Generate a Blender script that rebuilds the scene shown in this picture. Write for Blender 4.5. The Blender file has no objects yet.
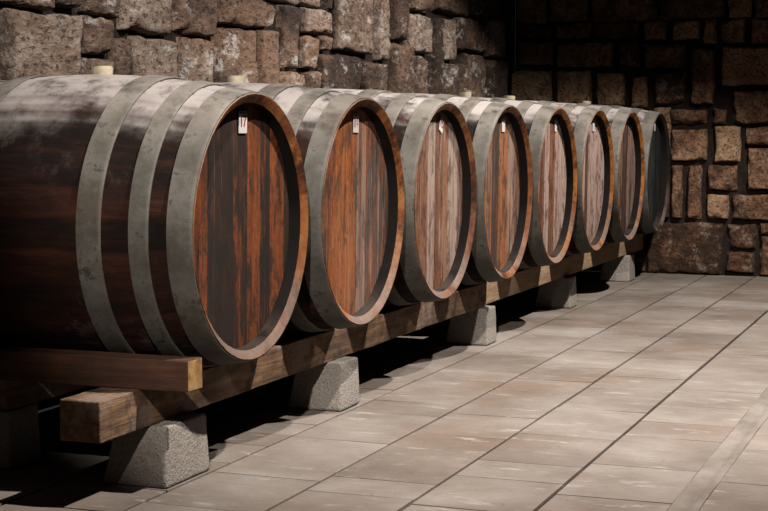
import bpy, bmesh, math, random
from mathutils import Vector, noise, Matrix
PI = math.pi
C = bpy.context.scene.collection
random.seed(11)

# ------------------------------------------------------------------ helpers
ALB = .26
def lin(h):
    h = h.lstrip('#'); o = []
    for i in (0, 2, 4):
        c = int(h[i:i+2], 16)/255
        o.append(c/12.92 if c <= .04045 else ((c+.055)/1.055)**2.4)
    return (*[v*ALB for v in o], 1.0)

class NT:
    """small node-tree builder"""
    def __init__(s, name, rough=.8, metal=0.0, spec=.08):
        s.m = bpy.data.materials.new(name); s.m.use_nodes = True
        s.t = s.m.node_tree; s.N = s.t.nodes; s.N.clear()
        s.out = s.N.new('ShaderNodeOutputMaterial'); s.b = s.N.new('ShaderNodeBsdfPrincipled')
        s.t.links.new(s.b.outputs[0], s.out.inputs[0])
        s.b.inputs['Roughness'].default_value = rough; s.b.inputs['Metallic'].default_value = metal
        s.b.inputs['Specular IOR Level'].default_value = spec
        s.tc = s.N.new('ShaderNodeTexCoord')
    def put(s, sock, v):
        if v is None: return
        if isinstance(v, bpy.types.NodeSocket): s.t.links.new(v, sock)
        else: sock.default_value = v
    def mapping(s, scale=(1,1,1), loc=(0,0,0), rot=(0,0,0)):
        n = s.N.new('ShaderNodeMapping'); s.t.links.new(s.tc.outputs['Object'], n.inputs[0])
        n.inputs['Scale'].default_value = scale; n.inputs['Location'].default_value = loc; n.inputs['Rotation'].default_value = rot
        return n.outputs[0]
    def noise(s, vec, scale=5, detail=6, rough=.6, dist=0):
        n = s.N.new('ShaderNodeTexNoise'); s.put(n.inputs['Vector'], vec)
        n.inputs['Scale'].default_value = scale; n.inputs['Detail'].default_value = detail
        n.inputs['Roughness'].default_value = rough; n.inputs['Distortion'].default_value = dist
        return n.outputs[0]
    def voro(s, vec, scale=5, feature='F1'):
        n = s.N.new('ShaderNodeTexVoronoi'); n.feature = feature; s.put(n.inputs['Vector'], vec)
        n.inputs['Scale'].default_value = scale; return n.outputs[0]
    def attr(s, name):
        n = s.N.new('ShaderNodeAttribute'); n.attribute_name = name; return n.outputs['Fac']
    def math(s, op, a, b=0.0, clamp=False):
        n = s.N.new('ShaderNodeMath'); n.operation = op; n.use_clamp = clamp
        s.put(n.inputs[0], a); s.put(n.inputs[1], b); return n.outputs[0]
    def step(s, v, lo, hi):
        n = s.N.new('ShaderNodeMapRange'); n.interpolation_type = 'SMOOTHSTEP'
        s.put(n.inputs['Value'], v); n.inputs['From Min'].default_value = lo; n.inputs['From Max'].default_value = hi
        return n.outputs['Result']
    def ramp(s, fac, stops):
        n = s.N.new('ShaderNodeValToRGB'); s.put(n.inputs[0], fac); e = n.color_ramp.elements
        while len(e) < len(stops): e.new(.5)
        for el, (p, c) in zip(e, stops): el.position = p; el.color = lin(c)
        return n.outputs[0]
    def mix(s, fac, a, b, mode='MIX'):
        n = s.N.new('ShaderNodeMix'); n.data_type = 'RGBA'; n.blend_type = mode
        s.put(n.inputs[0], fac)
        for i, v in ((6, a), (7, b)):
            s.put(n.inputs[i], lin(v) if isinstance(v, str) else v)
        return n.outputs[2]
    def normal_z(s):
        g = s.N.new('ShaderNodeNewGeometry'); x = s.N.new('ShaderNodeSeparateXYZ')
        s.t.links.new(g.outputs['Normal'], x.inputs[0]); return x.outputs[2]
    def sep(s, vec):
        x = s.N.new('ShaderNodeSeparateXYZ'); s.put(x.inputs[0], vec); return x.outputs
    def done(s, col, bump=None, strength=.5, dist=.01, rough=None):
        s.put(s.b.inputs['Base Color'], lin(col) if isinstance(col, str) else col)
        if rough is not None: s.put(s.b.inputs['Roughness'], rough)
        if bump is not None:
            n = s.N.new('ShaderNodeBump'); n.inputs['Strength'].default_value = strength; n.inputs['Distance'].default_value = dist
            s.t.links.new(bump, n.inputs['Height']); s.t.links.new(n.outputs[0], s.b.inputs['Normal'])
        return s.m

def mesh_obj(name, verts, faces, mat, parent=None, tone=None, smooth=True, sharp=None, mats=None, midx=None):
    me = bpy.data.meshes.new(name); me.from_pydata(verts, [], faces); me.update()
    bm = bmesh.new(); bm.from_mesh(me); bmesh.ops.recalc_face_normals(bm, faces=bm.faces); bm.to_mesh(me); bm.free()
    if tone is not None:
        a = me.attributes.new('tone', 'FLOAT', 'POINT'); a.data.foreach_set('value', tone)
    for m in (mats or [mat]): me.materials.append(m)
    if midx is not None: me.polygons.foreach_set('material_index', midx)
    if smooth:
        me.polygons.foreach_set('use_smooth', [True]*len(me.polygons))
        if sharp: me.set_sharp_from_angle(angle=math.radians(sharp))
    o = bpy.data.objects.new(name, me); C.objects.link(o)
    if parent: o.parent = parent
    return o

def bm_obj(name, bm, mat, parent=None, sharp=40):
    bmesh.ops.recalc_face_normals(bm, faces=bm.faces)
    me = bpy.data.meshes.new(name); bm.to_mesh(me); bm.free(); me.materials.append(mat)
    me.polygons.foreach_set('use_smooth', [True]*len(me.polygons)); me.set_sharp_from_angle(angle=math.radians(sharp))
    o = bpy.data.objects.new(name, me); C.objects.link(o)
    if parent: o.parent = parent
    return o

def thing(name, loc, label, cat, group=None):
    o = bpy.data.objects.new(name, None); o.empty_display_size = .1; C.objects.link(o); o.location = loc
    return tag(o, label, cat, group)
def tag(o, label, cat, group=None):
    o['label'] = label; o['category'] = cat
    if group: o['group'] = group
    return o
def struct(o): o['kind'] = 'structure'; return o

# ------------------------------------------------------------------ materials
def stone_mat(name, stops, pit, seedloc, warm, dark, pale, sc=(1, 1, 1)):
    n = NT(name, .92, spec=.15)
    v = n.mapping(sc, seedloc)
    a = n.noise(v, 7, 8, .68); b = n.noise(v, 34, 6, .7); c = n.noise(v, 3.1, 3, .5); t = n.attr('tone')
    f = n.math('ADD', n.math('MULTIPLY', a, .75), n.math('MULTIPLY', n.math('SUBTRACT', t, .5), .46))
    f = n.math('ADD', f, n.math('MULTIPLY', n.math('SUBTRACT', b, .5), .55))
    col = n.ramp(f, stops)
    col = n.mix(n.math('MULTIPLY', n.step(c, .5, .66), .55), col, warm)
    col = n.mix(n.math('MULTIPLY', n.step(n.noise(v, 8, 8, .75, .15), .53, .63), .7), col, dark)
    col = n.mix(n.math('MULTIPLY', n.step(n.noise(n.mapping(sc, (8, 8, 1)), 10, 8, .75, .15), .54, .64), .65), col, pale)
    pits = n.step(n.noise(v, 55, 5, .75), .56, .64)
    col = n.mix(n.math('MULTIPLY', pits, .75), col, pit)
    h = n.math('ADD', n.math('MULTIPLY', a, .9), n.math('SUBTRACT', n.math('MULTIPLY', b, .6), n.math('MULTIPLY', pits, .35)))
    return n.done(col, h, 1.0, .05)
M_stoneL = stone_mat('limestone_rubble', [(.2,'493a31'),(.36,'7b6455'),(.5,'a08875'),(.64,'c0ad9e'),(.82,'e2d6cb')], '5a463b', (3,1,7), 'b08a70', '6d5444', 'f4ece4', (1, .42, .9))
M_stoneR = stone_mat('brown_rubble', [(.2,'50392a'),(.36,'a0765a'),(.5,'d3a580'),(.64,'ecc49c'),(.82,'f6dfc4')], '3a2c23', (13,5,2), '99694b', '54402f', 'cdb49c')
n = NT('old_mortar', .95, spec=.1); v = n.mapping()
M_mortar = n.done(n.ramp(n.noise(v, 18, 6), [(.3,'1c1512'),(.7,'3b2f28')]), n.noise(v, 40), .6, .02)

n = NT('stone_floor_tile', .62, spec=.08); v = n.mapping()
t = n.attr('tone'); a = n.noise(v, 2.2, 6, .6); b = n.noise(n.mapping((1.2, 5, 1), (4,2,0)), 3.0, 6, .65); c = n.noise(v, 60, 4, .6)
f = n.math('ADD', n.math('MULTIPLY', t, .16), n.math('MULTIPLY', a, .88))
col = n.ramp(f, [(.25,'7c7067'),(.45,'9a8e84'),(.6,'aea49b'),(.8,'c6bfb8')])
col = n.mix(n.math('MULTIPLY', n.step(b, .5, .68), .34), col, '9a806c')
col = n.mix(n.math('MULTIPLY', n.step(n.noise(n.mapping(loc=(9,1,3)), 1.3, 6, .65), .48, .66), .42), col, '967a65')
col = n.mix(n.math('MULTIPLY', n.step(n.noise(n.mapping((1,3,1),(2,7,3)), 5, 6, .7), .56, .70), .6), col, 'ded5cc')
col = n.mix(n.math('MULTIPLY', n.step(n.noise(v, 45, 2, .5), .70, .76), .6), col, '5e4737')
col = n.mix(n.math('MULTIPLY', n.math('SUBTRACT', c, .4), .35), col, '6d5746')
M_tile = n.done(col, n.math('ADD', c, n.math('MULTIPLY', b, 1.5)), .18, .006, n.math('ADD', n.math('MULTIPLY', b, .3), .45))
n = NT('tile_grout', .95, spec=.1)
M_grout = n.done(n.ramp(n.noise(n.mapping(), 12, 5), [(.3,'2a1d15'),(.7,'4a352a')]))
n = NT('cement_channel', .85, spec=.2); v = n.mapping((1, .5, 1))
M_channel = n.done(n.ramp(n.noise(v, 7, 7, .65), [(.3,'776b61'),(.5,'968a80'),(.7,'aba198')]), n.noise(v, 30), .3, .01)

n = NT('granite_block', .9, spec=.2); v = n.mapping()
a = n.noise(v, 110, 3, .7); b = n.noise(v, 9, 5, .6); p = n.voro(v, 75)
col = n.ramp(n.math('ADD', n.math('MULTIPLY', a, .75), n.math('MULTIPLY', b, .3)), [(.3,'857c73'),(.46,'b5aba0'),(.6,'c9bfb4'),(.75,'dcd3ca')])
col = n.mix(n.math('MULTIPLY', n.step(b, .55, .7), .4), col, '97795f')
M_granite = n.done(col, n.math('SUBTRACT', a, n.math('MULTIPLY', n.step(p, .25, .05), .6)), .8, .008)

def beam_mat(name, stops, along, stain, stain_amt, seed):
    n = NT(name, .82, spec=.2)
    sc = (22, 1.6, 22) if along == 'y' else (1.6, 22, 22)
    v = n.mapping(sc, (seed, seed*2, seed*3)); w = n.mapping(loc=(seed*4, seed, 0))
    g = n.noise(v, 2.2, 7, .65, .4); b = n.noise(w, 4.5, 5, .6); d = n.noise(w, 14, 6, .65)
    col = n.ramp(n.math('ADD', n.math('MULTIPLY', g, .6), n.math('MULTIPLY', b, .4)), stops)
    col = n.mix(n.math('MULTIPLY', n.step(n.math('ADD', n.math('MULTIPLY', b, .6), n.math('MULTIPLY', d, .4)), .47, .58), stain_amt), col, stain)
    gw = n.noise(n.mapping(loc=(seed, 3, seed*2)), 7, 7, .7)
    col = n.mix(n.math('MULTIPLY', n.step(gw, .52, .64), .55), col, 'b5a79b' if along == 'y' else stain)
    return n.done(col, n.math('ADD', g, n.math('MULTIPLY', d, .5)), .5, .012)
M_beam = beam_mat('weathered_oak_beam', [(.3,'4a3629'),(.45,'8c6a50'),(.56,'bb916b'),(.72,'dcc8b4')], 'y', '4a392f', .75, 1.7)
M_beam_pale = beam_mat('pale_oak_beam', [(.3,'94724f'),(.45,'c29c74'),(.6,'dcb88f'),(.75,'e6cdb0')], 'y', '7d6752', .3, 5.1)
M_timber = beam_mat('reddish_timber', [(.3,'362016'),(.45,'583521'),(.6,'70472d'),(.75,'875b3b')], 'x', '3f2a1e', .55, 8.3)
n = NT('sawn_end_grain', .85, spec=.2); w = n.mapping(loc=(3.3,1,2))
rr = n.noise(w, 22, 5, .6); b2 = n.noise(w, 9, 4)
M_endgrain = n.done(n.mix(n.math('MULTIPLY', n.step(b2, .5, .62), .7), n.ramp(rr, [(.3,'8a6238'),(.5,'b98d55'),(.7,'d6b277')]), '4a3626'), rr, .4, .008)

def hoop_mat(seed):
    n = NT('dull_galvanised_steel', .62, metal=.25, spec=.08); v = n.mapping(loc=(seed, 2*seed, -seed))
    a = n.noise(v, 6, 6, .65); b = n.noise(v, 28, 5, .7); r = n.noise(v, 3.2, 4, .55)
    col = n.ramp(n.math('ADD', n.math('MULTIPLY', a, .7), n.math('MULTIPLY', b, .3)), [(.3,'4f4c46'),(.46,'6c6860'),(.6,'86827a'),(.8,'aaa69f')])
    col = n.mix(n.math('MULTIPLY', n.step(n.math('ADD', n.math('MULTIPLY', b, .6), n.math('MULTIPLY', a, .4)), .54, .62), .8), col, '38322c')
    col = n.mix(n.math('MULTIPLY', n.step(n.math('ADD', n.math('MULTIPLY', r, .6), n.math('MULTIPLY', n.noise(v, 13, 6, .7), .4)), .5, .62), .6), col, '5d5042')
    dust = n.math('MULTIPLY', n.step(n.normal_z(), .45, .95), n.step(n.noise(v, 10, 5), .3, .6))
    col = n.mix(n.math('MULTIPLY', dust, .55), col, 'c2b9ae')
    return n.done(col, b, .25, .006, n.math('ADD', n.math('MULTIPLY', a, .35), .42))

def stave_mat(seed, dust_amt):
    n = NT('dark_stained_oak_staves', .8, spec=.07); v = n.mapping((1.3, 9, 9), (seed, seed*3, seed*2)); w = n.mapping(loc=(seed*2, seed, seed*5))
    t = n.attr('tone'); g = n.noise(v, 3, 7, .65, .3); b = n.noise(w, 3.4, 6, .62); d = n.noise(w, 16, 6, .7)
    col = n.ramp(n.math('ADD', n.math('MULTIPLY', g, .7), n.math('MULTIPLY', t, .3)), [(.28,'080605'),(.46,'1a0f0b'),(.62,'361c13'),(.8,'5a3120')])
    scab = n.math('MULTIPLY', n.step(b, .55, .66), n.step(d, .48, .58))
    col = n.mix(n.math('MULTIPLY', scab, .55), col, '5c4e46')
    dust = n.math('MULTIPLY', n.step(n.math('ADD', n.normal_z(), n.math('MULTIPLY', n.math('SUBTRACT', b, .5), .7)), .60, .97), n.step(n.math('ADD', n.math('MULTIPLY', d, .5), n.math('MULTIPLY', b, .5)), .33, .55))
    col = n.mix(n.math('MULTIPLY', dust, dust_amt), col, 'd2c9c4')
    return n.done(col, n.math('ADD', g, n.math('MULTIPLY', d, .5)), .35, .008, n.math('ADD', n.math('MULTIPLY', d, .35), .66))

def head_mat(seed, stops, pale, dark):
    n = NT('barrel_head_planks', .75, spec=.1)
    v = n.mapping((9, 26, 1.5), (seed*3, seed*1.7, seed)); v2 = n.mapping((9, 34, 1.0), (seed, seed*5, seed*2)); w = n.mapping((3, 9, 2.0), (seed*2, seed*4, seed*3))
    fine = n.noise(n.mapping((9, 110, 5), (seed, 0, 0)), 1.0, 6, .75); grit = n.noise(n.mapping(loc=(seed, 0, 0)), 55, 4, .7)
    t = n.attr('tone'); dk = n.attr('dark'); pl = n.attr('pale')
    g = n.noise(v, 1.6, 7, .66, .3); sN = n.noise(v2, 1.0, 7, .72, .2); b = n.noise(w, 2.4, 7, .66)
    k = n.math('ADD', n.math('ADD', n.math('MULTIPLY', g, .55), n.math('MULTIPLY', t, .3)), n.math('ADD', n.math('MULTIPLY', n.math('SUBTRACT', grit, .5), .3), n.math('MULTIPLY', n.math('SUBTRACT', fine, .35), .3)))
    col = n.ramp(k, stops)
    dn = n.math('ADD', n.math('ADD', n.math('MULTIPLY', b, .6), n.math('MULTIPLY', fine, .4)), n.math('MULTIPLY', n.math('SUBTRACT', dk, .5), .27))
    col = n.mix(n.math('MULTIPLY', n.step(dn, .45, .58), .9), col, dark)
    pn = n.math('ADD', n.math('ADD', n.math('MULTIPLY', sN, .62), n.math('MULTIPLY', fine, .38)), n.math('MULTIPLY', n.math('SUBTRACT', pl, .5), .27))
    col = n.mix(n.math('MULTIPLY', n.step(pn, .46, .59), .85), col, pale)
    blot = n.noise(n.mapping((9, 6, 3.2), (seed*1.3, seed*2.1, seed)), 2.2, 9, .74, .3)
    col = n.mix(n.math('MULTIPLY', n.step(blot, .49, .62), .78), col, dark)
    spk = n.noise(n.mapping((9, 60, 14), (seed, seed, 0)), 1.4, 5, .8)
    col = n.mix(n.math('MULTIPLY', n.step(spk, .57, .68), .55), col, '1c1512')
    return n.done(col, n.math('ADD', g, n.math('ADD', sN, fine)), .6, .008)

def chime_mat(seed, a, b, c):
    n = NT('cut_stave_ends', .75, spec=.08); v = n.mapping(loc=(seed, seed, seed)); t = n.attr('tone')
    g = n.noise(v, 26, 6, .65); d = n.noise(v, 6, 5, .6)
    col = n.ramp(n.math('ADD', n.math('MULTIPLY', g, .7), n.math('MULTIPLY', t, .3)), [(.3, a), (.5, b), (.75, c)])
    dk = n.step(n.math('ADD', n.math('MULTIPLY', d, .6), n.math('MULTIPLY', n.noise(v, 45, 4, .7), .4)), .47, .60)
    col = n.mix(n.math('MULTIPLY', dk, .8), col, '24160e')
    dustm = n.math('MULTIPLY', n.step(n.normal_z(), .0, .55), n.step(d, .34, .54))
    col = n.mix(n.math('MULTIPLY', dustm, .65), col, 'a8958a')
    return n.done(col, g, .4, .006)
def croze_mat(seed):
    n = NT('near_black_oak', .9, spec=.1); v = n.mapping(loc=(seed, 0, seed)); d = n.noise(v, 9, 6, .65)
    col = n.ramp(d, [(.3,'0a0705'),(.55,'150e0a'),(.75,'261a13')])  # near-black brown over the whole inner ring, mottled by noise
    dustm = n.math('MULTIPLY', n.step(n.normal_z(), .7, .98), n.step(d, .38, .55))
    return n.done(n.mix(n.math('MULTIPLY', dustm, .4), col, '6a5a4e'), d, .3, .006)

n = NT('pale_cork_bung', .85, spec=.2)
M_bung = n.done(n.ramp(n.noise(n.mapping(), 40, 4), [(.3,'c3b596'),(.6,'dcd0b3')]))
n = NT('white_card', .7, spec=.2); M_card = n.done('e6dedb')
n = NT('red_ink', .7, spec=.2); M_red = n.done('a3262b')
n = NT('tin_clip', .5, metal=.4); M_tin = n.done('7f746d')

# ------------------------------------------------------------------ stone walls
def fills(u0, u1, v0, v1, rng, hmin=.17, hmax=.34, wmin=.18, wmax=.55):
    out = []; v = v0
    while v < v1-1e-6:
        h = rng.uniform(hmin, hmax)
        if v+h > v1-hmin*.8: h = v1-v
        u = u0
        while u < u1-1e-6:
            w = rng.uniform(wmin, wmax)
            if u+w > u1-wmin*.8: w = u1-u
            if h > .26 and rng.random() < .3 and w > .25:
                k = rng.uniform(.4, .6)
                out += [[u, v, u+w, v+h*k], [u, v+h*k, u+w, v+h]]
            else: out.append([u, v, u+w, v+h])
            u += w
        v += h
    return out

def axis(a, b, res, e):
    L = b-a; edge = [0, e*.18, e*.5, e]
    if L < 3*e: edge = [0, L*.06, L*.16, L*.3]
    inner = L-2*edge[-1]; k = max(1, int(inner/res))
    pts = edge+[edge[-1]+inner*i/k for i in range(1, k)]+[L-x for x in reversed(edge)]
    return [a+x for x in pts]

def stone_wall(name, rects, to_world, mats, rough_amp, back):
    V, F, T, MI = [], [], [], []
    rng = random.Random(name)
    def quadgrid(us, vs, fn, tone, mi):
        o = len(V); nu, nv = len(us), len(vs)
        for v in vs:
            for u in us: V.append(fn(u, v)); T.append(tone)
        for j in range(nv-1):
            for i in range(nu-1):
                F.append((o+j*nu+i, o+j*nu+i+1, o+(j+1)*nu+i+1, o+(j+1)*nu+i)); MI.append(mi)
    for (u0, v0, u1, v1, res) in rects:
        if u1-u0 < .03 or v1-v0 < .03: continue
        g = rng.uniform(.0015, .0045)
        gu = rng.choice((.008, .014, .02, .03) if name == 'wall_left' else (.005, .008, .012))
        a0, b0, a1, b1 = u0+gu, v0+g, u1-gu, v1-g
        W, H = a1-a0, b1-b0; m = min(W, H)
        cj = [(rng.uniform(-.03, .03)*m*.9, rng.uniform(-.03, .03)*m*.9) for _ in range(4)]
        D = rng.uniform(.038, .052); tx, ty = rng.uniform(-.014, .014), rng.uniform(-.014, .014); sd = rng.uniform(0, 90)
        e = min(.014, m*.15)
        def fn(u, v, a0=a0, b0=b0, W=W, H=H, cj=cj, D=D, tx=tx, ty=ty, sd=sd, e=e):
            s, t = (u-a0)/W, (v-b0)/H
            w = ((1-s)*(1-t), s*(1-t), s*t, (1-s)*t)
            du = sum(c[0]*k for c, k in zip(cj, w)); dv = sum(c[1]*k for c, k in zip(cj, w))
            uu, vv = u+du, v+dv
            ed = min(u-a0, a0+W-u, v-b0, b0+H-v)
            p = Vector((uu*9, vv*9, sd))
            fall = max(0, 1-ed/.09)
            uu += .008*noise.noise(p+Vector((7, 0, 0)))*(.3+fall)+.006*noise.noise(p*3.1)*fall
            vv += .008*noise.noise(p+Vector((0, 9, 0)))*(.3+fall)+.006*noise.noise(p*2.7+Vector((3, 3, 3)))*fall
            ero = .03*max(0, noise.noise(Vector((uu*11, vv*11, sd+4)))+.05)
            k = max(0, min(1, (ed-ero)/e)) if ed > 1e-6 else 0
            d = D*math.sqrt(max(0, 1-(1-k)**2))-.045*(ed <= 1e-6)
            d += tx*(s-.5)+ty*(t-.5)
            q = Vector((uu*7, vv*7, sd))
            d += k*rough_amp*(noise.fractal(q, .7, 2.1, 6)*.9+.7*abs(noise.noise(q*1.7+Vector((5, 5, 0))))-.9*max(0, noise.noise(q*2.6+Vector((2, 8, 0)))-.18))
            return to_world(uu, vv, d)
        quadgrid(axis(a0, a1, res, e), axis(b0, b1, res, e), fn, rng.random(), 0)
    (u0, v0, u1, v1) = back
    k = 60
    quadgrid([u0+(u1-u0)*i/k for i in range(k+1)], [v0+(v1-v0)*i/24 for i in range(25)],
             lambda u, v: to_world(u, v, -.012+.006*noise.noise(Vector((u*6, v*6, 2)))), .5, 1)
    # solid back of the wall
    o = len(V)
    for (u, v, d) in ((u0, v0, 0), (u1, v0, 0), (u1, v1, 0), (u0, v1, 0), (u0, v0, -.3), (u1, v0, -.3), (u1, v1, -.3), (u0, v1, -.3)):
        V.append(to_world(u, v, d)); T.append(.5)
    for f in ((4,5,6,7), (0,1,5,4), (1,2,6,5), (2,3,7,6), (3,0,4,7)): F.append(tuple(o+i for i in f)); MI.append(1)
    ob = mesh_obj(name, V, F, None, tone=T, mats=mats, midx=MI, sharp=75)
    # faces look into the room
    return struct(ob)

LS = [[0.215, 1.17, 0.424, 1.64], [0.438, 1.458, 0.729, 1.64], [0.743, 1.483, 0.936, 1.64], [0.439, 1.17, 0.925, 1.457], [0.95, 1.462, 1.202, 1.64], [0.947, 1.316, 1.177, 1.461], [0.944, 1.17, 1.166, 1.308], [1.225, 1.417, 1.664, 1.64], [1.682, 1.433, 2.065, 1.64], [2.094, 1.501, 2.66, 1.64], [1.174, 1.17, 1.307, 1.399], [1.323, 1.17, 1.713, 1.409], [1.749, 1.17, 2.021, 1.425], [2.051, 1.17, 2.477, 1.486], [2.499, 1.17, 2.703, 1.506], [2.728, 1.326, 2.968, 1.64], [3.006, 1.515, 3.383, 1.64], [3.004, 1.33, 3.221, 1.501], [2.725, 1.17, 3.04, 1.317], [3.065, 1.17, 3.22, 1.326], [3.248, 1.435, 3.382, 1.512], [3.424, 1.437, 3.994, 2.08], [3.247, 1.17, 3.81, 1.424], [4.056, 1.418, 4.282, 2.08], [3.84, 1.17, 4.25, 1.407], [4.315, 1.545, 4.553, 2.08], [4.588, 1.738, 5.028, 2.08], [4.283, 1.17, 4.679, 1.535], [4.589, 1.491, 4.991, 1.725], [4.715, 1.17, 4.955, 1.481], [5.011, 1.17, 5.206, 1.728], [5.067, 1.759, 5.743, 2.08], [5.245, 1.466, 5.469, 1.738], [5.247, 1.17, 5.62, 1.456], [5.787, 1.794, 6.439, 2.08], [5.51, 1.545, 6.177, 1.769], [5.662, 1.17, 6.088, 1.533], [6.225, 1.529, 6.593, 1.799], [6.135, 1.17, 6.624, 1.513]]
RS = [[-1.179, 1.693, -0.901, 1.8], [-0.879, 1.687, -0.621, 1.8], [-0.599, 1.681, -0.274, 1.8], [-1.176, 1.491, -0.898, 1.664], [-0.876, 1.478, -0.45, 1.657], [-0.428, 1.467, -0.256, 1.651], [-1.228, 1.23, -0.904, 1.462], [-0.874, 1.213, -0.608, 1.458], [-0.578, 1.198, -0.36, 1.44], [-0.331, 1.182, -0.202, 1.416], [-0.234, 1.463, 0.071, 1.632], [0.101, 1.208, 0.268, 1.599], [0.302, 1.33, 0.86, 1.606], [-0.047, 1.657, 0.163, 1.8], [0.184, 1.633, 0.281, 1.8], [0.302, 1.63, 0.48, 1.8], [0.501, 1.625, 0.86, 1.8], [-0.245, 1.661, -0.068, 1.8], [-0.174, 1.209, 0.074, 1.435], [-0.05, 1.068, 0.231, 1.174], [0.252, 1.068, 0.356, 1.18], [0.382, 1.068, 0.86, 1.303], [-0.033, 0.808, 0.227, 1.04], [0.262, 0.796, 0.463, 1.047], [0.482, 0.922, 0.86, 1.047], [0.493, 0.603, 0.86, 0.902], [-0.028, 0.396, 0.057, 0.779], [0.085, 0.398, 0.191, 0.78], [0.224, 0.599, 0.446, 0.781], [0.22, 0.401, 0.381, 0.577], [0.402, 0.393, 0.86, 0.575], [-0.201, 0.005, 0.351, 0.375], [0.37, 0.194, 0.577, 0.37], [0.367, 0.025, 0.567, 0.173], [0.594, 0.005, 0.86, 0.284], [0.604, 0.298, 0.86, 0.375]]
rng = random.Random(5)
FINE, COARSE = .012, .03
left = [r+[FINE] for r in LS]
left += [r+[COARSE] for r in fills(-3.2, .2, 0, 1.17, rng)+fills(.2, 6.95, 0, 1.17, rng)+fills(-3.2, .2, 1.17, 2.08, rng)]
left += [r+[.02] for r in fills(.2, 3.39, 1.64, 2.08, rng)]
left += [r+[COARSE] for r in fills(-3.2, 6.95, 2.08, 3.0, rng)]
struct(stone_wall('wall_left', left, lambda u, v, d: (-1.19+d, u, v), [M_stoneL, M_mortar], .009, (-3.2, 0, 6.97, 3.0)))
right = [r+[FINE] for r in RS]
right += [r+[COARSE] for r in fills(-1.19, -.20, 0, .40, rng)+fills(-1.19, -.03, .40, 1.16, rng)+fills(.86, 2.9, 0, 3.0, rng)+fills(-1.19, .86, 1.80, 3.0, rng)]
right += [[-.17, 1.065, -.035, 1.19, .02], [-.2, .385, -.01, .40, .02]]
struct(stone_wall('wall_rear', right, lambda u, v, d: (u, 6.975-d, v), [M_stoneR, M_mortar], .013, (-1.19, 0, 2.9, 3.0)))

# ------------------------------------------------------------------ floor
def tiles():
    V, F, T, MI = [], [], [], []
    rng = random.Random(8)
    lanes = [(-1.17, -.83), (-.83, -.475), (-.475, -.125), (-.125, .233), (.233, .572), (.572, .916), (.916, 1.257), (1.327, 1.68), (1.68, 2.03), (2.03, 2.4), (2.4, 2.9)]
    fixed = {3: [-.475, -.054, .528, 1.047, 1.305, 1.87, 2.133, 2.627, 3.15, 3.386, 3.769], 4: [-.176, .021, .739, 1.136, 1.692, 2.0, 2.389, 2.9],
             5: [-.23, .157, .395, .854, 1.389, 1.868, 2.2, 2.75], 6: [.028, .463, .939, 1.224, 1.581, 1.96, 2.45]}
    for li, (x0, x1) in enumerate(lanes):
        ys = list(fixed.get(li, [-.3+rng.uniform(-.2, .2)]))
        while ys[0] > -3.1: ys.insert(0, ys[0]-rng.uniform(.22, .6))
        while ys[-1] < 6.95: ys.append(ys[-1]+rng.choice((.2, .28, .4, .5, .58)))
        for y0, y1 in zip(ys[:-1], ys[1:]):
            y1 = min(y1, 6.98)
            if y0 > 6.94: continue
            g = .0065; gy = .0045
            a0, a1, b0, b1 = x0+g, x1-g, y0+gy, y1-gy
            sk = rng.uniform(-.012, .012); dz = rng.uniform(-.0012, .0008); tl = rng.uniform(-.0012, .0012); tn = rng.random()
            o = len(V); bv = .0016
            P = lambda x, y: (x, y+sk*(x-x0)/.35*0)
            for (i, z) in ((0, -.014), (0, -.0012), (1, 0)):
                for (x, y) in ((a0, b0), (a1, b0), (a1, b1), (a0, b1)):
                    xx = x+(bv if x == a0 else -bv)*i; yy = y+(bv if y == b0 else -bv)*i
                    V.append((xx, yy, z+dz+tl*(1 if x == a0 else -1))); T.append(tn)
            for k in (0, 4):
                for i in range(4):
                    j = (i+1) % 4; F.append((o+k+i, o+k+j, o+k+4+j, o+k+4+i)); MI.append(0)
            F.append((o+8, o+9, o+10, o+11)); MI.append(0)
    o = len(V)
    for z in (-.011, -.25):
        for (x, y) in ((-1.19, -3.2), (2.9, -3.2), (2.9, 6.98), (-1.19, 6.98)): V.append((x, y, z)); T.append(.5)
    F += [(o, o+1, o+2, o+3), (o+4, o+5, o+6, o+7)]+[(o+i, o+(i+1) % 4, o+4+(i+1) % 4, o+4+i) for i in range(4)]; MI += [1]*6
    return struct(mesh_obj('floor', V, F, None, tone=T, mats=[M_tile, M_grout], midx=MI, sharp=25))
tiles()
def channel():
    V, F = [], []; prof = [(1.2515, -.008), (1.2515, -.0005), (1.268, .001), (1.275, -.001), (1.284, -.0035), (1.293, -.0045), (1.302, -.0035), (1.311, -.001), (1.317, .001), (1.3325, -.0005), (1.3325, -.008)]
    ny = 260
    for j in range(ny+1):
        y = -3.15+j*(10.08/ny)
        for (x, z) in prof: V.append((x+.0035*noise.noise(Vector((x*3, y*3, 0))), y, z+.0012*noise.noise(Vector((x*20, y*9, 3)))))
    m = len(prof)
    for j in range(ny):
        for i in range(m-1): F.append((j*m+i, j*m+i+1, (j+1)*m+i+1, (j+1)*m+i))
    return struct(mesh_obj('trim_1', V, F, M_channel, sharp=60))
channel()

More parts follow.
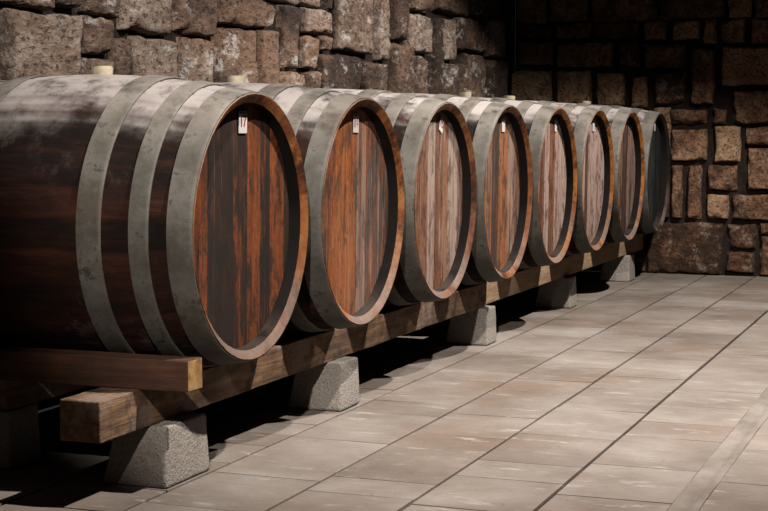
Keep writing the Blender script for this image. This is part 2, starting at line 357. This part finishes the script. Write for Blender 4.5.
# ------------------------------------------------------------------ barrels
LEN, RB, RH, AX = 1.06, .457, .4, .453     # length, bilge radius, head radius, axis height above the barrel's base
def prof(x): return RB-(RB-RH)*((x+LEN/2)/(LEN/2))**2 - .003
def rev(name, pts, nseg, mat, parent, tone=None, closed=False, sharp=35, rfun=None, tfun=None):
    V, F, T = [], [], []
    m = len(pts)
    for k in range(nseg):
        th = 2*PI*k/nseg
        for (x, r) in pts:
            rr = r+(rfun(k, x) if rfun else 0)
            V.append((x, rr*math.cos(th), AX+rr*math.sin(th))); T.append(tfun(k) if tfun else .5)
    for k in range(nseg):
        k2 = (k+1) % nseg
        for i in range(m if closed else m-1):
            j = (i+1) % m; F.append((k*m+i, k2*m+i, k2*m+j, k*m+j))
    return mesh_obj(name, V, F, mat, parent, tone=T, sharp=sharp)

def stave_layout(rng, n=27):
    w = [rng.uniform(.75, 1.25) for _ in range(n)]; s = sum(w); out = []
    for x in w: out.append(max(5, round(x/s*n*7)))
    return out

def head_planks(name, x, r, depth, mat, parent, rng, widths=None):
    """vertical planks clipped to a disc, each a bevelled slab with its own tone"""
    V, F, T, DK, PL = [], [], [], [], []
    spans, lo = [], 0.0
    for (hi, tn, dk, pl) in widths:
        k = max(1, round((hi-lo)*2*r/.085))
        for q in range(k): spans.append((-r+2*r*(lo+(hi-lo)*q/k), -r+2*r*(lo+(hi-lo)*(q+1)/k), tn+rng.uniform(-.12, .12), dk+rng.uniform(-.06, .06), pl+rng.uniform(-.06, .06)))
        lo = hi
    for (a, b, tn, dk, pl) in spans:
        ys = [a+.0008+(b-a-.0016)*i/8 for i in range(9)]
        off = rng.uniform(-.0012, .0012)
        up = [(yy, math.sqrt(max(1e-7, r*r-yy*yy))) for yy in ys]
        loop = [(yy, -z) for yy, z in up]+[(yy, z) for yy, z in reversed(up)]
        cy, o, nl = (a+b)/2, len(V), 0
        nl = len(loop); bv = .0022
        for (dx, ins) in ((-depth, 0), (-bv, 0), (0, bv)):
            for (yy, z) in loop:
                iy = yy+(bv if yy < cy else -bv)*(ins > 0)*(abs(yy-cy) > (b-a)*.45)
                V.append((x+dx+off, iy, AX+z)); T.append(tn); DK.append(dk); PL.append(pl)
        for L in (0, 1):
            for i in range(nl):
                j = (i+1) % nl; F.append((o+L*nl+i, o+L*nl+j, o+(L+1)*nl+j, o+(L+1)*nl+i))
        for base in (2*nl, 0):
            for i in range(8):
                F.append((o+base+i, o+base+i+1, o+base+nl-2-i, o+base+nl-1-i))
    o = mesh_obj(name, V, F, mat, parent, tone=T, sharp=30)
    for nm, data in (('dark', DK), ('pale', PL)):
        at = o.data.attributes.new(nm, 'FLOAT', 'POINT'); at.data.foreach_set('value', data)
    return o

def text_obj(name, s, size, mat, parent, loc, tilt, sx=.72):
    cu = bpy.data.curves.new(name, 'FONT'); cu.body = s; cu.size = size; cu.align_x = 'CENTER'; cu.align_y = 'CENTER'; cu.extrude = .0002; cu.offset = .0014
    t = bpy.data.objects.new(name, cu); C.objects.link(t)
    bpy.context.view_layer.update()
    me = bpy.data.meshes.new_from_object(t.evaluated_get(bpy.context.evaluated_depsgraph_get()))
    bpy.data.objects.remove(t); me.materials.clear(); me.materials.append(mat); me.name = name
    # text plane XY -> barrel face: right = +Y, up = +Z, normal = +X
    M = Matrix(((0, 0, 1, 0), (sx, 0, 0, 0), (0, 1, 0, 0), (0, 0, 0, 1)))
    me.transform(Matrix.Rotation(tilt, 4, 'X') @ M)
    o = bpy.data.objects.new(name, me); C.objects.link(o); o.parent = parent; o.location = loc
    return o

HOOPS = [(-.003, -.076), (-.128, -.186), (-.268, -.343)]
SPEC = [
 # seed, head stops, pale, pale_amt, dark, dark_amt, chime colours, dust, tag (text, dy, width, tilt), bung, label
 dict(pk=[(.22,.55,.30,.12),(.45,.4,.86,.2),(.58,.5,.72,.1),(.70,.6,.45,.1),(.80,.4,.85,.25),(.94,.65,.3,.1),(1,.4,.8,.1)],
      st=[(.28,'331e15'),(.42,'713f23'),(.56,'9c552c'),(.75,'b8703f')], pale='6d5d52', pa=.12, dark='2b2724', da=.8, ch=('5f341c','8e532b','ad713f'), dust=.75, tag=('17', .012, .056, 0), bung=1,
      label='nearest and largest barrel, dark brown-black head with paper tag 17'),
 dict(pk=[(.12,.5,.25,.45),(.26,.45,.3,.3),(.42,.75,.1,.2),(.55,.65,.3,.15),(.68,.4,.5,.66),(.80,.35,.5,.4),(1,.4,.6,.5)],
      st=[(.28,'55301e'),(.42,'96522c'),(.56,'ba7240'),(.75,'c89468')], pale='a6968a', pa=.56, dark='4a413b', da=.3, ch=('683a1e','985b2e','b87d4a'), dust=.8, tag=('16', .018, .05, 0), bung=1,
      label='oak barrel with bright orange-brown head and paper tag 16'),
 dict(pk=[(.12,.7,.1,.4),(.24,.5,.2,.35),(.38,.45,.25,.3),(.50,.5,.2,.74),(.62,.45,.35,.3),(.72,.6,.15,.25),(.90,.6,.15,.8),(1,.4,.5,.4)],
      st=[(.28,'5d3422'),(.42,'85553a'),(.56,'a37658'),(.75,'bd9a80')], pale='c0aca0', pa=.62, dark='4b332a', da=.25, ch=('55301e','85502f','a87a58'), dust=.9, tag=('15', .058, .046, math.radians(-24)), bung=0,
      label='oak barrel with whitish streaked head and a crooked diamond-hung paper tag'),
 dict(pk=[(.15,.5,.3,.6),(.35,.6,.4,.45),(.50,.4,.8,.3),(.70,.75,.2,.2),(.85,.5,.3,.7),(1,.4,.6,.45)],
      st=[(.28,'4d2c1c'),(.42,'8a4e2b'),(.56,'aa6c40'),(.75,'b58a68')], pale='b3a296', pa=.66, dark='3c332d', da=.42, ch=('5d3119','8b5228','b27a4a'), dust=.9, tag=('', .045, .05, 0), bung=0,
      label='fourth oak barrel from the front, head of mixed grey, orange and pale planks'),
 dict(pk=[(.25,.6,.1,.8),(.38,.3,.35,.3),(.50,.6,.1,.75),(.65,.4,.4,.3),(1,.6,.1,.8)],
      st=[(.28,'62382a'),(.42,'925f45'),(.56,'ad8168'),(.75,'c4a28e')], pale='cbb6aa', pa=.68, dark='55301f', da=.25, ch=('74401c','a8642b','c98947'), dust=.9, tag=('', .10, .042, 0), bung=1,
      label='fifth oak barrel from the front, pale head with a red-brown stripe down the middle'),
 dict(pk=[(.34,.6,.05,.82),(.44,.2,.75,.1),(.70,.6,.05,.8),(1,.6,.1,.75)],
      st=[(.28,'75503f'),(.42,'9c7764'),(.56,'b89684'),(.75,'c9ad9f')], pale='cbb3a8', pa=.7, dark='5d3a2b', da=.2, ch=('6c3a1a','a06028','c4833f'), dust=.9, tag=('', .05, .05, 0), bung=1,
      label='sixth oak barrel from the front, pinkish white head with one thin dark stripe'),
 dict(pk=[(.24,.5,.2,.65),(.45,.6,.15,.55),(.65,.3,.7,.2),(1,.5,.25,.55)],
      st=[(.28,'4d3329'),(.42,'7a5848'),(.56,'967565'),(.75,'ab8e80')], pale='ac9488', pa=.45, dark='453027', da=.4, ch=('74401c','b06a2c','cf8f4a'), dust=.9, tag=None, bung=0,
      label='seventh oak barrel from the front, dull mauve-brown head and orange rim'),
 dict(pk=[(.3,.5,.6,.3),(.6,.6,.4,.4),(1,.4,.7,.3)],
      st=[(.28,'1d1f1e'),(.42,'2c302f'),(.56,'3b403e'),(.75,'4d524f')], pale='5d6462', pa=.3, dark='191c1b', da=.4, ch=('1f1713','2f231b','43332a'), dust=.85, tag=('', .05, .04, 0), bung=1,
      label='farthest barrel of the row, with blackened grey-green head, next to the rear wall'),
]
PITCH = .9103; BASE = .74-AX
def barrel(i, sp):
    rng = random.Random(100+i); seed = 3.7*i+1.3
    TL = .012
    root = thing('wine_barrel', (-AX*math.sin(TL), i*PITCH, BASE), sp['label'], 'barrel', 'oak barrels lying in a row')
    root.rotation_euler = (rng.uniform(-.02, .02)*0, TL, 0)
    lay = stave_layout(rng); segs = []
    for s, nseg in enumerate(lay):
        tn = rng.random(); bump_ = rng.uniform(-.001, .001)
        for q in range(nseg): segs.append((tn, -.0022 if q == 0 else bump_))
    N = len(segs)
    xs = [-.001-(LEN-.002)*k/40 for k in range(41)]
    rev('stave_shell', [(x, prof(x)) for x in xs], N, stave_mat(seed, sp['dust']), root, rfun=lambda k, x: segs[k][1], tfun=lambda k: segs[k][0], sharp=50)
    # bevelled, cut ends of the staves, then the near-black inside of the chime
    for face, nm in ((0, 'chime'), (1, 'chime')):
        sgn = (lambda x: x) if face == 0 else (lambda x: -LEN-x)
        cm = chime_mat(seed+face, *sp['ch'])
        rev(nm, [(sgn(-.010), .3975), (sgn(-.002), .3988), (sgn(0), .3965), (sgn(-.0012), .394), (sgn(-.0145), .3735), (sgn(-.0165), .3705)], N, cm, root,
            rfun=lambda k, x: -.0012 if segs[k][1] == -.0022 else 0, tfun=lambda k: segs[k][0], sharp=28)
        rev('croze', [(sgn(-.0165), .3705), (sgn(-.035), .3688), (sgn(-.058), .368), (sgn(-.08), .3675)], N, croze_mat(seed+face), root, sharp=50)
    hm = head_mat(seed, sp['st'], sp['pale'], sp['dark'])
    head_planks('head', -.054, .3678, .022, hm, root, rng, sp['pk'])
    head_planks('head', -LEN+.076, .3678, .022, hm, root, rng, sp['pk'])
    for (a, b) in HOOPS+[(-LEN-b, -LEN-a) for a, b in reversed(HOOPS)]:
        hm2 = hoop_mat(seed+a*9); th = .0042
        r = lambda x: prof(x)+.0012
        k = 6; xsx = [a+(b-a)*q/k for q in range(k+1)]
        loop = [(xsx[0], r(xsx[0]))]+[(xsx[0], r(xsx[0])+th*.7), (xsx[0]-.0012, r(xsx[0])+th)]+[(x, r(x)+th) for x in xsx[1:-1]]+[(xsx[-1]+.0012, r(xsx[-1])+th), (xsx[-1], r(xsx[-1])+th*.7), (xsx[-1], r(xsx[-1]))]
        hp = rev('hoop', loop, 160, hm2, root, closed=True, sharp=40)
    if sp['bung']:
        bm = bmesh.new()
        bmesh.ops.create_cone(bm, cap_ends=True, segments=28, radius1=.029, radius2=.034, depth=.05)
        bmesh.ops.bevel(bm, geom=[e for e in bm.edges if len(e.link_faces) == 2 and abs(e.verts[0].co.z-e.verts[1].co.z) < 1e-5], offset=.004, segments=2, affect='EDGES')
        bmesh.ops.transform(bm, matrix=Matrix.Translation((-LEN/2+rng.uniform(-.012, .012), rng.uniform(0, .03), AX+RB-.003)) @ Matrix.Rotation(rng.uniform(-.06, .06), 4, 'Y'), verts=bm.verts)
        bm_obj('bung', bm, M_bung, root)
    if sp['tag']:
        s, dy, w, tilt = sp['tag']; h = .066; z = AX+.312
        bm = bmesh.new()
        bmesh.ops.create_cube(bm, size=1); bmesh.ops.scale(bm, vec=(.0014, w, h), verts=bm.verts)
        bmesh.ops.bevel(bm, geom=[e for e in bm.edges if abs(e.verts[0].co.x-e.verts[1].co.x) > .001], offset=.0015, segments=2, affect='EDGES')
        bmesh.ops.transform(bm, matrix=Matrix.Rotation(tilt, 4, 'X'), verts=bm.verts)
        tg = bm_obj('number_tag', bm, M_card, root); tg.location = (-.0495, dy, z)
        if s: 
            d = text_obj('tag_number', s, .050, M_red, tg, (.0010, 0, .002), tilt, .9)
        bm = bmesh.new(); bmesh.ops.create_cube(bm, size=1); bmesh.ops.scale(bm, vec=(.002, w*.9, .008), verts=bm.verts)
        bmesh.ops.bevel(bm, geom=bm.edges[:], offset=.0006, segments=1, affect='EDGES')
        bmesh.ops.transform(bm, matrix=Matrix.Rotation(tilt, 4, 'X') @ Matrix.Translation((.0006, 0, h/2-.005)), verts=bm.verts)
        bm_obj('tag_clip', bm, M_tin, tg)
    return root
for i, sp in enumerate(SPEC): barrel(i, sp)

# ------------------------------------------------------------------ beams, timber, blocks
def rough_box(name, x0, x1, y0, y1, z0, z1, mats, loc, amp=.003, rad=.008, res=.035, endaxis=None, taper=None):
    """squared timber / block: bevelled, subdivided and slightly uneven; returns one mesh"""
    bm = bmesh.new(); bmesh.ops.create_cube(bm, size=1)
    bmesh.ops.scale(bm, vec=(x1-x0, y1-y0, z1-z0), verts=bm.verts)
    bmesh.ops.translate(bm, vec=((x0+x1)/2, (y0+y1)/2, (z0+z1)/2), verts=bm.verts)
    dims = (x1-x0, y1-y0, z1-z0); lo = (x0, y0, z0)
    for ax in range(3):
        k = min(90, max(2, int(dims[ax]/res)))
        for q in range(1, k):
            co = [0, 0, 0]; co[ax] = lo[ax]+dims[ax]*q/k; no = [0, 0, 0]; no[ax] = 1
            bmesh.ops.bisect_plane(bm, geom=bm.verts[:]+bm.edges[:]+bm.faces[:], plane_co=co, plane_no=no)
    bm.normal_update()
    ed = [e for e in bm.edges if len(e.link_faces) == 2 and e.calc_face_angle(0) > .7]
    bmesh.ops.bevel(bm, geom=ed, offset=rad, segments=3, affect='EDGES', profile=.6)
    for v in bm.verts:
        if taper: taper(v.co, (z0, z1))
    sd = random.random()*50
    bm.normal_update()
    for v in bm.verts:
        p = v.co*9+Vector((sd, 0, 0))
        v.co += v.normal*amp*(noise.noise(p)+.5*noise.noise(p*3.3))
        if v.co.z < z0: v.co.z = z0
    bmesh.ops.recalc_face_normals(bm, faces=bm.faces)
    bmesh.ops.translate(bm, vec=(-loc[0], -loc[1], -loc[2]), verts=bm.verts)
    me = bpy.data.meshes.new(name); bm.normal_update()
    for f in bm.faces:
        f.smooth = True
        if endaxis is not None and abs(f.normal[endaxis]) > .8: f.material_index = 1
    bm.to_mesh(me); bm.free()
    for m in mats: me.materials.append(m)
    me.set_sharp_from_angle(angle=math.radians(50))
    o = bpy.data.objects.new(name, me); C.objects.link(o); o.location = loc
    return o

ZT, ZB = .294, .180          # beam top and bottom
o = rough_box('support_beam', -.318, -.193, -.585, 3.005, ZB, ZT, [M_beam, M_beam], (-.255, -.585, ZB), .0035, .004, .04, 1)
tag(o, 'stained brown beam under the nearest four barrels, its sawn end sticking out in front', 'beam')
o = rough_box('support_beam', -.33, -.203, 3.012, 6.86, ZB, ZT, [M_beam_pale, M_beam_pale], (-.27, 3.012, ZB), .003, .007, .05, 1)
tag(o, 'paler tan beam under the far four barrels, running on to the rear wall', 'beam')
o = rough_box('support_beam', -.862, -.712, -.25, 6.86, ZB, ZT, [M_beam, M_beam], (-.78, -.25, ZB), .0035, .007, .06, 1)
tag(o, 'shadowed beam under the back ends of the barrels, near the left wall', 'beam')
o = rough_box('cross_timber', -1.10, -.035, -.372, -.286, ZT+.001, .385, [M_timber, M_endgrain], (-.5, -.33, ZT+.001), .002, .005, .03, 0)
tag(o, 'reddish squared timber lying crosswise in front of the nearest barrel', 'timber')

def block(x0, x1, y0, y1, tap, label, lip=0.0, h=ZB-.001):
    def tp(co, zz):
        t = (co.z-zz[0])/(zz[1]-zz[0])
        xm, ym = (x0+x1)/2, (y0+y1)/2
        co.y = ym+(co.y-ym)*(1-tap*t)
        co.x = x1+(co.x-x1)*(1-.22*t) - .006*t
        if lip and co.x < xm and t < .18: co.x -= lip*(1-t/.18)
    o = rough_box('stone_block', x0, x1, y0, y1, 0.0, h, [M_granite], ((x0+x1)/2, (y0+y1)/2, 0), .0022, .012, .018, None, tp)
    return tag(o, label, 'stone block', 'granite blocks carrying the beams')
block(-.35, -.135, -.318, -.045, .07, 'nearest granite block, under the protruding end of the stained beam')
block(-.36, -.138, 1.012, 1.200, .03, 'granite block below the beam between the second and third barrels')
block(-.37, -.150, 2.885, 3.045, .05, 'granite block under the joint of the dark and pale beams')
block(-.375, -.157, 4.545, 4.71, .05, 'granite block carrying the pale beam under the sixth barrel')
block(-.385, -.170, 6.24, 6.44, .12, 'farthest granite block, close to the rear wall under the last barrel')
block(-.92, -.70, -.262, -.09, .08, 'granite block in deep shadow at the back, at the left edge of the photo')

# ------------------------------------------------------------------ light
w = bpy.data.worlds.new('cellar_air'); bpy.context.scene.world = w; w.use_nodes = True
bg = w.node_tree.nodes['Background']; bg.inputs[0].default_value = (.95, .97, 1.0, 1); bg.inputs[1].default_value = .022
def spot(name, loc, aim, power, angle, blend, col=(1, .925, .86), rad=.035):
    L = bpy.data.lights.new(name, 'SPOT'); L.energy = power; L.spot_size = math.radians(angle); L.spot_blend = blend; L.color = col; L.shadow_soft_size = rad
    o = bpy.data.objects.new(name, L); C.objects.link(o); o.location = loc
    o.rotation_euler = (Vector(aim)-Vector(loc)).to_track_quat('-Z', 'Y').to_euler()
    return o
spot('ceiling_spot_lamp', (1.75, -.1, 3.45), (-.4, .2, .5), 1800, 94, .45)
spot('ceiling_spot_lamp', (1.75, 3.7, 3.45), (.75, 3.95, 0), 2050, 101.5, .28)
spot('ceiling_spot_lamp', (1.75, -4.6, 3.45), (.4, .75, .95), 2700, 31, .4)

# ------------------------------------------------------------------ camera
cam = bpy.data.cameras.new('camera'); cam.sensor_fit = 'HORIZONTAL'; cam.sensor_width = 36; cam.lens = 36*1573.65/768
co = bpy.data.objects.new('camera', cam); C.objects.link(co)
co.location = (2.01765, -4.26079, .74+.29149); co.rotation_euler = (PI/2-.080075, 0, .360743)
cam.clip_start = .05
sc = bpy.context.scene; sc.camera = co
sc.view_settings.view_transform = 'Standard'; sc.view_settings.look = 'None'; sc.view_settings.gamma = 1
sc.view_settings.use_curve_mapping = False; sc.view_settings.exposure = 0.0
